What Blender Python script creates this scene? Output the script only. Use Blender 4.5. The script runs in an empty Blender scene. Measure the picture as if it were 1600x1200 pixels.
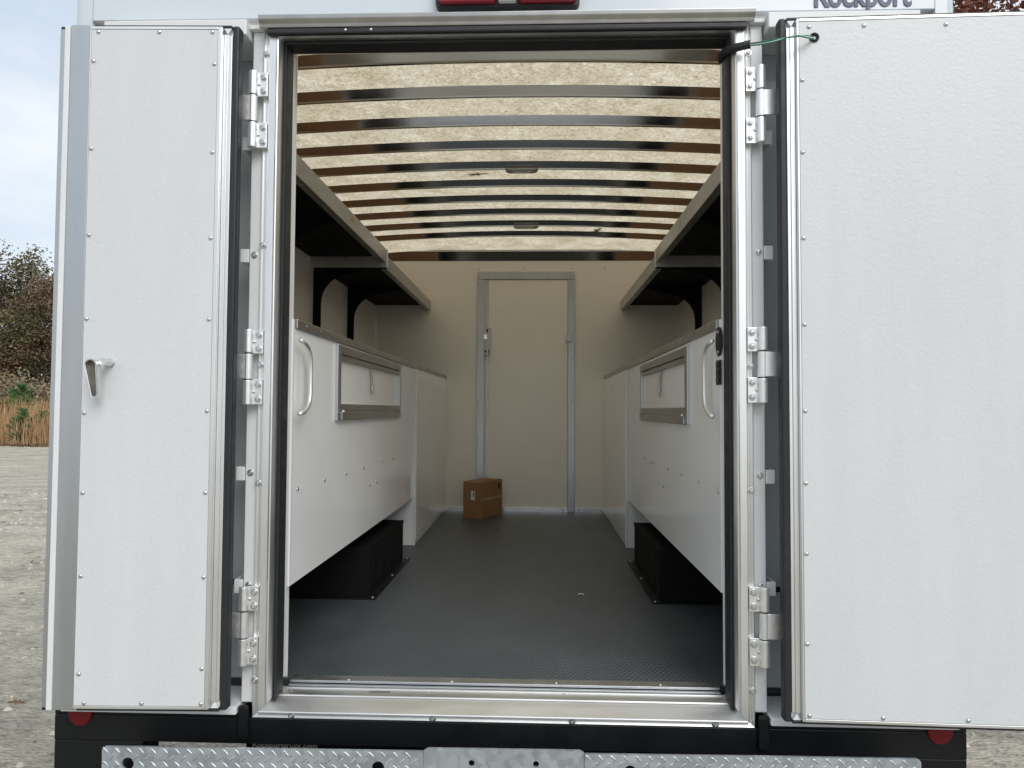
import bpy, bmesh, math, random
from mathutils import Vector, Matrix, noise as mnoise

random.seed(7)
sc = bpy.context.scene
col = sc.collection

# ------------------------------------------------------------------ camera
FPX = 1110.0                                   # focal length in pixels of the 1600 px wide photograph
CAM = Vector((0.0954, -1.95, 1.5))
YAW, PIT, ROL = 0.0353, 0.0362, 0.0054
_r = Vector((math.cos(YAW), math.sin(YAW), 0))
_f = Vector((-math.sin(YAW), math.cos(YAW), 0))
_z = Vector((0, 0, 1))
FWD = math.cos(PIT) * _f + math.sin(PIT) * _z
_u = -math.sin(PIT) * _f + math.cos(PIT) * _z
RGT = math.cos(ROL) * _r + math.sin(ROL) * _u
UPV = math.cos(ROL) * _u - math.sin(ROL) * _r
cam = bpy.data.cameras.new('camera')
cam.sensor_width = 36.0
cam.lens = 36.0 * FPX / 1600.0
cam.clip_start = 0.02
cam.clip_end = 2000
camo = bpy.data.objects.new('camera', cam)
col.objects.link(camo)
camo.matrix_world = Matrix(((RGT.x, UPV.x, -FWD.x, CAM.x), (RGT.y, UPV.y, -FWD.y, CAM.y),
                            (RGT.z, UPV.z, -FWD.z, CAM.z), (0, 0, 0, 1)))
sc.camera = camo

def U(px, py, x=None, y=None, z=None):
    """photo pixel -> point on a known plane of the place"""
    d = FWD + RGT * ((px - 800) / FPX) - UPV * ((py - 600) / FPX)
    if x is not None: t = (x - CAM.x) / d.x
    elif y is not None: t = (y - CAM.y) / d.y
    else: t = (z - CAM.z) / d.z
    return CAM + d * t

# ------------------------------------------------------------------ sky, sun, exposure
SUN_EL, SUN_AZ = math.radians(40), math.radians(150)     # azimuth clockwise from +Y (north)
world = bpy.data.worlds.new('World')
sc.world = world
world.use_nodes = True
nt = world.node_tree
nt.nodes.clear()
wo = nt.nodes.new('ShaderNodeOutputWorld')
bg = nt.nodes.new('ShaderNodeBackground')
sky = nt.nodes.new('ShaderNodeTexSky')
sky.sky_type = 'NISHITA'
sky.sun_disc = False
sky.sun_elevation = SUN_EL
sky.sun_rotation = SUN_AZ
tc = nt.nodes.new('ShaderNodeTexCoord')
mp = nt.nodes.new('ShaderNodeMapping'); mp.inputs['Scale'].default_value = (1.0, 1.0, 2.6)
nz = nt.nodes.new('ShaderNodeTexNoise'); nz.inputs['Scale'].default_value = 3.0; nz.inputs['Detail'].default_value = 5; nz.inputs['Roughness'].default_value = 0.55
rp = nt.nodes.new('ShaderNodeValToRGB')
rp.color_ramp.elements[0].position = 0.34; rp.color_ramp.elements[0].color = (6.2, 7.2, 8.4, 1)
rp.color_ramp.elements[1].position = 0.66; rp.color_ramp.elements[1].color = (8.9, 9.35, 9.8, 1)
mx = nt.nodes.new('ShaderNodeMixRGB'); mx.inputs[0].default_value = 0.9
nt.links.new(tc.outputs['Generated'], mp.inputs['Vector'])
nt.links.new(mp.outputs[0], nz.inputs['Vector'])
nt.links.new(nz.outputs['Fac'], rp.inputs[0])
nt.links.new(sky.outputs[0], mx.inputs[1])
nt.links.new(rp.outputs[0], mx.inputs[2])
nt.links.new(mx.outputs[0], bg.inputs['Color'])
bg.inputs['Strength'].default_value = 0.094
nt.links.new(bg.outputs[0], wo.inputs[0])
sl = bpy.data.lights.new('sun', 'SUN')
sl.energy = 1.5
sl.angle = math.radians(38)
sl.color = (1.0, 0.97, 0.93)
so = bpy.data.objects.new('sun', sl)
col.objects.link(so)
_sd = Vector((math.sin(SUN_AZ) * math.cos(SUN_EL), math.cos(SUN_AZ) * math.cos(SUN_EL), math.sin(SUN_EL)))
so.rotation_euler = _sd.to_track_quat('Z', 'Y').to_euler()
so.location = _sd * 30
sc.view_settings.view_transform = 'Standard'
sc.view_settings.look = 'None'
sc.view_settings.gamma = 1
sc.view_settings.use_curve_mapping = False
sc.view_settings.exposure = 0.24
sc.render.engine = 'CYCLES'
sc.cycles.use_denoising = True
sc.cycles.max_bounces = 12
sc.cycles.diffuse_bounces = 10
sc.cycles.glossy_bounces = 5
sc.cycles.transmission_bounces = 8
sc.cycles.sample_clamp_indirect = 6

# ------------------------------------------------------------------ materials
def nodes_of(name):
    m = bpy.data.materials.new(name)
    m.use_nodes = True
    t = m.node_tree
    return m, t, t.nodes['Principled BSDF']

def N(t, kind, **k):
    n = t.nodes.new(kind)
    for a, b in k.items():
        if a in n.inputs: n.inputs[a].default_value = b
        else: setattr(n, a, b)
    return n

def coords(t, scale=(1, 1, 1), kind='Object'):
    c = N(t, 'ShaderNodeTexCoord'); m = N(t, 'ShaderNodeMapping')
    m.inputs['Scale'].default_value = scale
    t.links.new(c.outputs[kind], m.inputs['Vector'])
    return m.outputs[0]

def ramp(t, fac, stops):
    r = N(t, 'ShaderNodeValToRGB')
    e = r.color_ramp.elements
    while len(e) < len(stops): e.new(0.5)
    for i, (p, c) in enumerate(stops):
        e[i].position = p
        e[i].color = (c[0], c[1], c[2], 1) if not isinstance(c, (int, float)) else (c, c, c, 1)
    t.links.new(fac, r.inputs[0])
    return r.outputs[0]

def bump(t, b, h, strength=0.2, dist=0.002):
    n = N(t, 'ShaderNodeBump', Strength=strength, Distance=dist)
    t.links.new(h, n.inputs['Height'])
    t.links.new(n.outputs[0], b.inputs['Normal'])

def simple(name, colr, rough=0.5, metal=0.0, var=0.06, nscale=6, bumpy=0.0, bscale=200, stretch=(1, 1, 1), rvar=0.08, spec=None, coat=0):
    """a plain surface with a little mottling of colour and gloss"""
    m, t, b = nodes_of(name)
    v = coords(t, stretch)
    n1 = N(t, 'ShaderNodeTexNoise', Scale=nscale, Detail=6.0, Roughness=0.6)
    t.links.new(v, n1.inputs['Vector'])
    lo = [max(0, c * (1 - var)) for c in colr]; hi = [min(1, c * (1 + var)) for c in colr]
    t.links.new(ramp(t, n1.outputs['Fac'], [(0.3, lo), (0.7, hi)]), b.inputs['Base Color'])
    n2 = N(t, 'ShaderNodeTexNoise', Scale=nscale * 2.3, Detail=5.0, Roughness=0.65)
    t.links.new(v, n2.inputs['Vector'])
    t.links.new(ramp(t, n2.outputs['Fac'], [(0.3, max(0.02, rough - rvar)), (0.72, min(1, rough + rvar))]), b.inputs['Roughness'])
    b.inputs['Metallic'].default_value = metal
    if spec is not None: b.inputs['Specular IOR Level'].default_value = spec
    if coat: b.inputs['Coat Weight'].default_value = coat; b.inputs['Coat Roughness'].default_value = 0.08
    if bumpy:
        n3 = N(t, 'ShaderNodeTexNoise', Scale=bscale, Detail=2.0)
        t.links.new(v, n3.inputs['Vector'])
        bump(t, b, n3.outputs['Fac'], bumpy, 0.001)
    return m

M = {}
M['white'] = simple('white_paint', (0.74, 0.75, 0.75), 0.32, var=0.03, rvar=0.06, nscale=3)
M['gelcoat'] = simple('white_gelcoat', (0.63, 0.67, 0.71), 0.14, var=0.02, rvar=0.04, nscale=2)
M['panel'] = simple('white_gloss_panel', (0.88, 0.885, 0.88), 0.08, var=0.02, rvar=0.03, nscale=2.5)
M['wall'] = simple('white_wall_liner', (0.86, 0.815, 0.735), 0.34, var=0.03, nscale=3)
M['alu'] = simple('mill_aluminium', (0.82, 0.82, 0.81), 0.42, 1.0, var=0.10, nscale=6, stretch=(1, 1, 0.15), rvar=0.09)
M['aluh'] = simple('mill_aluminium_bar', (0.82, 0.82, 0.81), 0.38, 1.0, var=0.14, nscale=9, stretch=(0.15, 1, 1), rvar=0.09)
M['alud'] = simple('dull_aluminium', (0.51, 0.525, 0.535), 0.42, 1.0, var=0.10, nscale=7, stretch=(1, 1, 0.12), rvar=0.1)
M['hingem'] = simple('cast_aluminium', (0.86, 0.86, 0.85), 0.46, 1.0, var=0.04, nscale=30, bumpy=0.05, bscale=300)
M['zinc'] = simple('zinc_bolt', (0.62, 0.63, 0.62), 0.3, 1.0, var=0.1, nscale=80)
M['galv'] = simple('galvanised_sheet', (0.44, 0.435, 0.42), 0.36, 1.0, var=0.12, nscale=9, stretch=(1, .3, 1))
M['bow'] = simple('galvanised_bow', (0.55, 0.55, 0.54), 0.17, 1.0, var=0.06, nscale=6, stretch=(.3, 1, 1), rvar=0.05)
M['rubber'] = simple('black_rubber', (0.014, 0.015, 0.018), 0.5, var=0.15, nscale=8, rvar=0.12)
M['black'] = simple('black_paint', (0.006, 0.007, 0.008), 0.45, var=0.2, nscale=6, rvar=0.1, spec=0.3)
M['blackm'] = simple('black_shelf_paint', (0.006, 0.006, 0.007), 0.7, var=0.1, nscale=6, spec=0.15)
M['ply'] = simple('brown_plywood', (0.20, 0.105, 0.05), 0.6, var=0.2, nscale=5, stretch=(3, .4, 1))
M['shadeskin'] = simple('shade_grey_recess_panel', (0.52, 0.55, 0.56), 0.4, var=0.05, nscale=4)  # body panel greyed so the colour carries part of the recess shade
M['handle'] = simple('satin_handle', (0.78, 0.78, 0.77), 0.3, 1.0, var=0.03, nscale=20)
M['bright'] = simple('bright_aluminium', (0.88, 0.87, 0.85), 0.22, 1.0, var=0.05, nscale=8, rvar=0.06)
M['chrome'] = simple('worn_chrome', (0.72, 0.71, 0.69), 0.2, 1.0, var=0.08, nscale=30)
M['hollowtone'] = simple('hollow_reflection_tone', (0.16, 0.14, 0.12), 0.45, 0.7, var=0.25, nscale=40)  # dark brown paints in the ground reflection inside the lever
M['lens'] = simple('red_lens', (0.30, 0.012, 0.03), 0.15, var=0.1, nscale=40, coat=0.6)
M['reflector'] = simple('red_reflector', (0.15, 0.004, 0.008), 0.35, var=0.12, nscale=60, spec=0.3)
M['clear'] = simple('clear_lens', (0.75, 0.76, 0.74), 0.15, var=0.05, nscale=40, coat=0.6)
M['navy'] = simple('navy_vinyl', (0.025, 0.035, 0.10), 0.3, var=0.04)
M['vinyl'] = simple('white_vinyl', (0.75, 0.75, 0.74), 0.4, var=0.04)
M['green'] = simple('green_wire', (0.015, 0.20, 0.13), 0.35, var=0.1, nscale=60)
M['whitewire'] = simple('white_wire', (0.66, 0.68, 0.64), 0.35, var=0.06, nscale=60)
M['card'] = simple('cardboard', (0.30, 0.155, 0.062), 0.75, var=0.10, nscale=8, bumpy=0.15, bscale=60)
M['tape'] = simple('clear_tape', (0.34, 0.25, 0.18), 0.12, var=0.1, nscale=30)
M['paper'] = simple('paper', (0.72, 0.71, 0.68), 0.6, var=0.05)
M['yellow'] = simple('yellow_sticker', (0.55, 0.40, 0.05), 0.5, var=0.1)
M['lampg'] = simple('grey_lamp_lens', (0.33, 0.34, 0.34), 0.35, var=0.08)
M['tyre'] = simple('tyre_rubber', (0.02, 0.02, 0.02), 0.7, var=0.2)

def frp():
    m, t, b = nodes_of('pebbled_white_panel')
    v = coords(t, (1, 1, 1.0))
    n = N(t, 'ShaderNodeTexNoise', Scale=95.0, Detail=4.0, Roughness=0.55, Distortion=0.6)
    t.links.new(v, n.inputs['Vector'])
    n2 = N(t, 'ShaderNodeTexNoise', Scale=3.5, Detail=7.0, Roughness=0.65)
    t.links.new(coords(t, (1.6, 1, 0.25)), n2.inputs['Vector'])
    t.links.new(ramp(t, n2.outputs['Fac'], [(0.3, (0.622, 0.636, 0.648)), (0.5, (0.650, 0.662, 0.671)), (0.7, (0.676, 0.686, 0.692))]), b.inputs['Base Color'])
    t.links.new(ramp(t, n2.outputs['Fac'], [(0.3, 0.30), (0.7, 0.42)]), b.inputs['Roughness'])
    bump(t, b, n.outputs['Fac'], 0.20, 0.004)
    return m
M['frp'] = frp()

def floor_mat():
    m, t, b = nodes_of('pebble_rubber_floor')
    v = coords(t, (1, 1, 1))
    vo = N(t, 'ShaderNodeTexVoronoi', Scale=1.0); vo.inputs['Randomness'].default_value = 0.0
    mp = N(t, 'ShaderNodeMapping'); mp.inputs['Scale'].default_value = (105, 62, 1); mp.inputs['Rotation'].default_value = (0, 0, 0.0)
    # brick offset lattice of small raised pads
    br = N(t, 'ShaderNodeTexBrick'); br.offset = 0.5
    br.inputs['Scale'].default_value = 1.0
    br.inputs['Brick Width'].default_value = 0.0165; br.inputs['Row Height'].default_value = 0.0130
    br.inputs['Mortar Size'].default_value = 0.0032; br.inputs['Mortar Smooth'].default_value = 0.6
    br.inputs['Color1'].default_value = (1, 1, 1, 1); br.inputs['Color2'].default_value = (1, 1, 1, 1); br.inputs['Mortar'].default_value = (0, 0, 0, 1)
    t.links.new(v, br.inputs['Vector'])
    n = N(t, 'ShaderNodeTexNoise', Scale=2.4, Detail=9.0, Roughness=0.72)
    t.links.new(v, n.inputs['Vector'])
    c = ramp(t, n.outputs['Fac'], [(0.3, (0.078, 0.092, 0.103)), (0.58, (0.104, 0.121, 0.133)), (0.75, (0.125, 0.138, 0.146))])
    mxx = N(t, 'ShaderNodeMixRGB', blend_type='MULTIPLY'); mxx.inputs[0].default_value = 0.5
    t.links.new(c, mxx.inputs[1]); t.links.new(br.outputs['Color'], mxx.inputs[2])
    t.links.new(mxx.outputs[0], b.inputs['Base Color'])
    t.links.new(ramp(t, n.outputs['Fac'], [(0.3, 0.34), (0.7, 0.48)]), b.inputs['Roughness'])
    bump(t, b, br.outputs['Color'], 0.9, 0.0022)
    return m
M['floor'] = floor_mat()

def roof_mat():
    m = bpy.data.materials.new('translucent_fibreglass'); m.use_nodes = True
    t = m.node_tree; t.nodes.clear()
    out = N(t, 'ShaderNodeOutputMaterial')
    v = coords(t, (1, 1, 1))
    n = N(t, 'ShaderNodeTexNoise', Scale=40.0, Detail=10.0, Roughness=0.74, Distortion=1.6)
    t.links.new(v, n.inputs['Vector'])
    n2 = N(t, 'ShaderNodeTexNoise', Scale=5.5, Detail=4.0, Roughness=0.6, Distortion=0.6)
    t.links.new(v, n2.inputs['Vector'])
    c1 = ramp(t, n.outputs['Fac'], [(0.33, (0.36, 0.265, 0.145)), (0.44, (0.58, 0.485, 0.33)), (0.54, (0.72, 0.64, 0.485)), (0.66, (0.88, 0.82, 0.68))])
    c2 = ramp(t, n2.outputs['Fac'], [(0.28, (0.74, 0.70, 0.62)), (0.62, (1, 1, 1))])
    mxx = N(t, 'ShaderNodeMixRGB', blend_type='MULTIPLY'); mxx.inputs[0].default_value = 1
    t.links.new(c1, mxx.inputs[1]); t.links.new(c2, mxx.inputs[2])
    tr = N(t, 'ShaderNodeBsdfTranslucent'); di = N(t, 'ShaderNodeBsdfDiffuse')
    t.links.new(mxx.outputs[0], tr.inputs['Color']); t.links.new(mxx.outputs[0], di.inputs['Color'])
    mi = N(t, 'ShaderNodeMixShader'); mi.inputs[0].default_value = 0.16
    t.links.new(tr.outputs[0], mi.inputs[1]); t.links.new(di.outputs[0], mi.inputs[2])
    t.links.new(mi.outputs[0], out.inputs['Surface'])
    return m
M['roof'] = roof_mat()

def galv_plate():
    m, t, b = nodes_of('hot_dip_galvanised')
    v = coords(t)
    vo = N(t, 'ShaderNodeTexVoronoi', Scale=55.0); t.links.new(v, vo.inputs['Vector'])
    n = N(t, 'ShaderNodeTexNoise', Scale=7.0, Detail=8.0, Roughness=0.7); t.links.new(v, n.inputs['Vector'])
    mxx = N(t, 'ShaderNodeMixRGB'); mxx.inputs[0].default_value = 0.6
    t.links.new(vo.outputs['Color'], mxx.inputs[1]); t.links.new(n.outputs['Fac'], mxx.inputs[2])
    t.links.new(ramp(t, mxx.outputs[0], [(0.25, (0.36, 0.39, 0.42)), (0.75, (0.62, 0.66, 0.69))]), b.inputs['Base Color'])
    t.links.new(ramp(t, n.outputs['Fac'], [(0.3, 0.42), (0.7, 0.62)]), b.inputs['Roughness'])
    b.inputs['Metallic'].default_value = 0.85
    bump(t, b, n.outputs['Fac'], 0.15, 0.002)
    return m
M['plate'] = galv_plate()

def gravel_mat():
    m, t, b = nodes_of('compacted_gravel')
    v = coords(t, (0.8, 1.7, 1))
    n1 = N(t, 'ShaderNodeTexNoise', Scale=1.3, Detail=12.0, Roughness=0.68, Distortion=0.5)
    n2 = N(t, 'ShaderNodeTexNoise', Scale=13.0, Detail=10.0, Roughness=0.8)
    vo = N(t, 'ShaderNodeTexVoronoi', Scale=42.0)
    for n in (n1, n2, vo): t.links.new(v, n.inputs['Vector'])
    a = ramp(t, n1.outputs['Fac'], [(0.36, (0.47, 0.435, 0.36)), (0.5, (0.68, 0.625, 0.51)), (0.64, (0.80, 0.735, 0.60))])
    bb = ramp(t, n2.outputs['Fac'], [(0.37, (0.36, 0.36, 0.36)), (0.46, (0.84, 0.83, 0.81)), (0.54, (1.0, 1.0, 0.98))])
    mxx = N(t, 'ShaderNodeMixRGB', blend_type='MULTIPLY'); mxx.inputs[0].default_value = 1
    t.links.new(a, mxx.inputs[1]); t.links.new(bb, mxx.inputs[2])
    t.links.new(mxx.outputs[0], b.inputs['Base Color'])
    b.inputs['Roughness'].default_value = 0.95
    ad = N(t, 'ShaderNodeMath', operation='ADD')
    t.links.new(n2.outputs['Fac'], ad.inputs[0]); t.links.new(vo.outputs['Distance'], ad.inputs[1])
    bump(t, b, ad.outputs[0], 1.0, 0.03)
    return m
M['gravel'] = gravel_mat()

def litter_mat():
    m, t, b = nodes_of('leaf_litter_soil')
    v = coords(t)
    n1 = N(t, 'ShaderNodeTexNoise', Scale=1.5, Detail=10.0, Roughness=0.75)
    t.links.new(v, n1.inputs['Vector'])
    t.links.new(ramp(t, n1.outputs['Fac'], [(0.3, (0.06, 0.045, 0.03)), (0.5, (0.15, 0.095, 0.06)), (0.7, (0.26, 0.18, 0.12))]), b.inputs['Base Color'])
    b.inputs['Roughness'].default_value = 0.95
    bump(t, b, n1.outputs['Fac'], 0.8, 0.05)
    return m
M['litter'] = litter_mat()

def leafy(name, stops):
    """colour differs from leaf to leaf (random per mesh island)"""
    m, t, b = nodes_of(name)
    g = N(t, 'ShaderNodeNewGeometry')
    t.links.new(ramp(t, g.outputs['Random Per Island'], stops), b.inputs['Base Color'])
    b.inputs['Roughness'].default_value = 0.7
    b.inputs['Specular IOR Level'].default_value = 0.25
    return m
M['leaf_olive'] = leafy('olive_brown_leaves', [(0, (0.06, 0.062, 0.028)), (0.4, (0.115, 0.108, 0.048)), (0.7, (0.18, 0.145, 0.072)), (1, (0.29, 0.225, 0.13))])
M['leaf_rust'] = leafy('rust_leaves', [(0, (0.09, 0.060, 0.036)), (0.5, (0.17, 0.105, 0.058)), (1, (0.27, 0.18, 0.11))])
M['leaf_red'] = leafy('red_brown_oak_leaves', [(0, (0.10, 0.025, 0.018)), (0.5, (0.17, 0.05, 0.032)), (1, (0.25, 0.10, 0.06))])
M['leaf_tan'] = leafy('tan_seed_heads', [(0, (0.17, 0.14, 0.075)), (0.5, (0.32, 0.25, 0.15)), (1, (0.46, 0.37, 0.24))])
M['grass'] = leafy('dry_orange_grass', [(0, (0.30, 0.16, 0.07)), (0.5, (0.48, 0.29, 0.14)), (1, (0.62, 0.45, 0.27))])
M['pine'] = leafy('pine_needles', [(0, (0.05, 0.10, 0.03)), (0.6, (0.10, 0.18, 0.05)), (1, (0.17, 0.26, 0.08))])
M['stone'] = leafy('loose_stones', [(0, (0.20, 0.195, 0.185)), (0.4, (0.42, 0.395, 0.345)), (1, (0.66, 0.61, 0.51))])
M['bark'] = simple('grey_bark', (0.085, 0.072, 0.060), 0.9, var=0.4, nscale=14, bumpy=0.6, bscale=30)

# ------------------------------------------------------------------ mesh helpers
WORLD = {}          # object -> its world position (all parents are unrotated)

def link(o, parent=None, at=None):
    col.objects.link(o)
    at = Vector(at) if at is not None else Vector((0, 0, 0))
    WORLD[o] = at
    o.parent = parent
    o.location = at - (WORLD[parent] if parent else Vector((0, 0, 0)))
    return o

def empty(name, at, label=None, cat=None, group=None):
    o = bpy.data.objects.new(name, None)
    o.empty_display_size = 0.2
    link(o, None, at)
    return tag(o, label, cat, group)

def tag(o, label=None, cat=None, group=None, kind=None):
    if label: o['label'] = label
    if cat: o['category'] = cat
    if group: o['group'] = group
    if kind: o['kind'] = kind
    return o

def put(name, mesh, at, parent=None, rot=None, scale=None, label=None):
    """one more piece that shares mesh data"""
    o = bpy.data.objects.new(name, mesh)
    link(o, parent, at)
    if rot: o.rotation_euler = rot
    if scale: o.scale = scale if not isinstance(scale, (int, float)) else (scale,) * 3
    if label: o['label'] = label
    return o

class MB:
    def __init__(self): self.v = []; self.f = []
    def add(self, vs, fs):
        k = len(self.v); self.v += [tuple(p) for p in vs]; self.f += [tuple(i + k for i in f) for f in fs]; return self
    def box(self, x0, x1, y0, y1, z0, z1):
        x0, x1 = sorted((x0, x1)); y0, y1 = sorted((y0, y1)); z0, z1 = sorted((z0, z1))
        return self.add([(x0, y0, z0), (x1, y0, z0), (x1, y1, z0), (x0, y1, z0), (x0, y0, z1), (x1, y0, z1), (x1, y1, z1), (x0, y1, z1)],
                        [(0, 3, 2, 1), (4, 5, 6, 7), (0, 1, 5, 4), (1, 2, 6, 5), (2, 3, 7, 6), (3, 0, 4, 7)])
    def loft(self, a, b, cap=True):
        """two matching closed loops"""
        n = len(a)
        fs = [(i, (i + 1) % n, n + (i + 1) % n, n + i) for i in range(n)]
        if cap: fs += [tuple(range(n))[::-1], tuple(range(n, 2 * n))]
        return self.add(list(a) + list(b), fs)
    def prism(self, pts, axis, a, b):
        def mk(p, h): return (h, p[0], p[1]) if axis == 'x' else (p[0], h, p[1]) if axis == 'y' else (p[0], p[1], h)
        return self.loft([mk(p, a) for p in pts], [mk(p, b) for p in pts])
    def tube(self, path, r, n=10, cap=True):
        path = [Vector(p) for p in path]; rings = []
        rr = r if isinstance(r, (list, tuple)) else [r] * len(path)
        ref = None
        for i, p in enumerate(path):
            d = (path[min(i + 1, len(path) - 1)] - path[max(i - 1, 0)]).normalized()
            if ref is None:
                ref = d.orthogonal().normalized()
            ref = (ref - d * ref.dot(d)).normalized()
            q = d.cross(ref)
            rings.append([p + (ref * math.cos(2 * math.pi * k / n) + q * math.sin(2 * math.pi * k / n)) * rr[i] for k in range(n)])
        vs = [v for ring in rings for v in ring]
        fs = [(i * n + k, i * n + (k + 1) % n, (i + 1) * n + (k + 1) % n, (i + 1) * n + k) for i in range(len(path) - 1) for k in range(n)]
        if cap: fs += [tuple(range(n))[::-1], tuple(range((len(path) - 1) * n, len(path) * n))]
        return self.add(vs, fs)
    def lathe(self, prof, n=16, axis='z', c=(0, 0, 0)):
        """prof: (radius, height) list"""
        vs = []
        for r, h in prof:
            for k in range(n):
                a = 2 * math.pi * k / n
                p = (r * math.cos(a), r * math.sin(a), h)
                if axis == 'y': p = (p[0], -p[2], p[1])
                if axis == 'x': p = (p[2], p[0], p[1])
                vs.append((p[0] + c[0], p[1] + c[1], p[2] + c[2]))
        m = len(prof)
        fs = [(i * n + k, i * n + (k + 1) % n, (i + 1) * n + (k + 1) % n, (i + 1) * n + k) for i in range(m - 1) for k in range(n)]
        fs += [tuple(range(n))[::-1], tuple(range((m - 1) * n, m * n))]
        return self.add(vs, fs)
    def mesh(self, name, mat, smooth=False):
        me = bpy.data.meshes.new(name)
        me.from_pydata(self.v, [], self.f)
        bm = bmesh.new(); bm.from_mesh(me)
        bmesh.ops.recalc_face_normals(bm, faces=bm.faces)
        bm.to_mesh(me); bm.free()
        me.materials.append(M[mat])
        if smooth:
            for p in me.polygons: p.use_smooth = True
        return me
    def build(self, name, mat, parent=None, bevel=0, smooth=False, label=None, seg=2, raw=False):
        """one mesh object, its origin at the middle of its box"""
        xs, ys, zs = zip(*self.v)
        c = Vector(((min(xs) + max(xs)) / 2, (min(ys) + max(ys)) / 2, (min(zs) + max(zs)) / 2))
        self.v = [(x - c.x, y - c.y, z - c.z) for x, y, z in self.v]
        if raw:
            me = bpy.data.meshes.new(name); me.from_pydata(self.v, [], self.f); me.materials.append(M[mat])
        else:
            me = self.mesh(name, mat, smooth)
        o = put(name, me, c, parent)
        if bevel:
            mod = o.modifiers.new('edge', 'BEVEL'); mod.width = bevel; mod.segments = seg
            mod.limit_method = 'ANGLE'; mod.angle_limit = math.radians(35)
        if label: o['label'] = label
        return o

def text_mesh(txt, width, thick, bold, mat, squash=None):
    cu = bpy.data.curves.new('lettering', 'FONT')
    cu.body = txt; cu.extrude = thick; cu.offset = bold; cu.size = 1
    cu.resolution_u = 4
    o = bpy.data.objects.new('lettering', cu); col.objects.link(o)
    bpy.context.view_layer.update()
    me = bpy.data.meshes.new_from_object(o.evaluated_get(bpy.context.evaluated_depsgraph_get()))
    bpy.data.objects.remove(o)
    xs = [v.co.x for v in me.vertices]
    k = width / (max(xs) - min(xs))
    sy = squash or k
    for v in me.vertices:
        x, y, z = v.co
        v.co = ((x - min(xs)) * k, -z, y * sy)
    me.materials.clear(); me.materials.append(M[mat])
    return me

def plate_mesh(outline, holes, y0, y1, mat):
    """flat plate in the XZ plane with real round holes"""
    cu = bpy.data.curves.new('plate', 'CURVE'); cu.dimensions = '2D'; cu.fill_mode = 'BOTH'; cu.extrude = (y1 - y0) / 2
    def spl(pts):
        s = cu.splines.new('POLY'); s.points.add(len(pts) - 1); s.use_cyclic_u = True
        for i, (x, z) in enumerate(pts): s.points[i].co = (x, z, 0, 1)
    spl(outline)
    for cx, cz, r in holes:
        spl([(cx + r * math.cos(a * math.pi / 14), cz + r * math.sin(a * math.pi / 14)) for a in range(28)])
    o = bpy.data.objects.new('plate', cu); col.objects.link(o)
    bpy.context.view_layer.update()
    me = bpy.data.meshes.new_from_object(o.evaluated_get(bpy.context.evaluated_depsgraph_get()))
    bpy.data.objects.remove(o)
    for v in me.vertices:
        x, z, e = v.co
        v.co = (x, (y0 + y1) / 2 + e, z)
    me.materials.clear(); me.materials.append(M[mat])
    return me

# ================================================================== ground
def sheet(name, x0, x1, y0, y1, nx, ny, z, mat, edge=None, relief=0.0):
    m = MB(); vs = []; fs = []
    for j in range(ny + 1):
        for i in range(nx + 1):
            x = x0 + (x1 - x0) * i / nx; y = y0 + (y1 - y0) * j / ny
            if edge and j == ny: y += edge(x)
            near = max(0.0, min(1.0, (math.hypot(x, y - 1.0) - 3.2) / 4))
            h = relief * near * mnoise.noise((x * 0.45, y * 0.45, 3.1)) + relief * 0.4 * near * mnoise.noise((x * 1.9, y * 1.9, 1.7))
            vs.append((x, y, z + h))
    for j in range(ny):
        for i in range(nx):
            a = j * (nx + 1) + i
            fs.append((a, a + 1, a + nx + 2, a + nx + 1))
    m.add(vs, fs)
    me = bpy.data.meshes.new(name); me.from_pydata(m.v, [], m.f); me.materials.append(M[mat])
    for p in me.polygons: p.use_smooth = True
    return tag(put(name, me, (0, 0, 0)), kind='structure')
GRAVEL_END = 24.6
sheet('ground', -500, 500, -500, 500, 8, 8, -0.06, 'litter')
sheet('gravel_lot', -70, 70, -60, GRAVEL_END, 200, 130, 0.0, 'gravel',
      edge=lambda x: 0.9 * mnoise.noise((x * 0.35, 0.3, 0)) + 0.4 * mnoise.noise((x * 1.3, 4.3, 0)), relief=0.035)

# ================================================================== the truck
truck = empty('box_truck', (0, 1.8, 0), 'white box truck with rear cargo doors swung open and shelved cargo bay', 'truck')
FZ = 0.713          # cargo floor
YB = 3.589          # inner face of the front wall
WX = 1.18           # inner face of the side walls
OX = 1.265          # outside half width
FX, ZB, ZT = 0.683, 0.652, 2.60      # outer edge of the rear door frame
def RZ(x): return 2.757 - 0.03 * x * x            # underside of the roof skin

def P(name, mat, bevel=0.0, parent=None, smooth=False, label=None, seg=2, *boxes):
    m = MB()
    for b in boxes: m.box(*b)
    return m.build(name, mat, parent or truck, bevel, smooth, label, seg)

# fasteners (shared meshes, axis towards -Y)
def bolt_mesh(r, h, mat, washer=True, slot=False):
    m = MB()
    if washer: m.lathe([(r * 1.45, 0.0), (r * 1.45, h * .25), (r * 1.35, h * .3)], 16, 'y')
    m.lathe([(r, 0.0), (r, h * .7), (r * .8, h * .95), (r * .42, h), (r * .38, h * .6)], 12, 'y')
    return m.mesh('bolt', mat, False)
def rivet_mesh(r, h, mat):
    m = MB(); m.lathe([(r, 0.0), (r * .97, h * .35), (r * .75, h * .75), (r * .35, h), (r * .05, h * 1.03)], 12, 'y')
    return m.mesh('rivet', mat, True)
BOLT = bolt_mesh(0.0065, 0.007, 'zinc')
RIVET = rivet_mesh(0.0062, 0.0045, 'zinc')
SCREW = rivet_mesh(0.0050, 0.003, 'zinc')
DARKSCREW = rivet_mesh(0.0075, 0.0035, 'galv')

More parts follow.
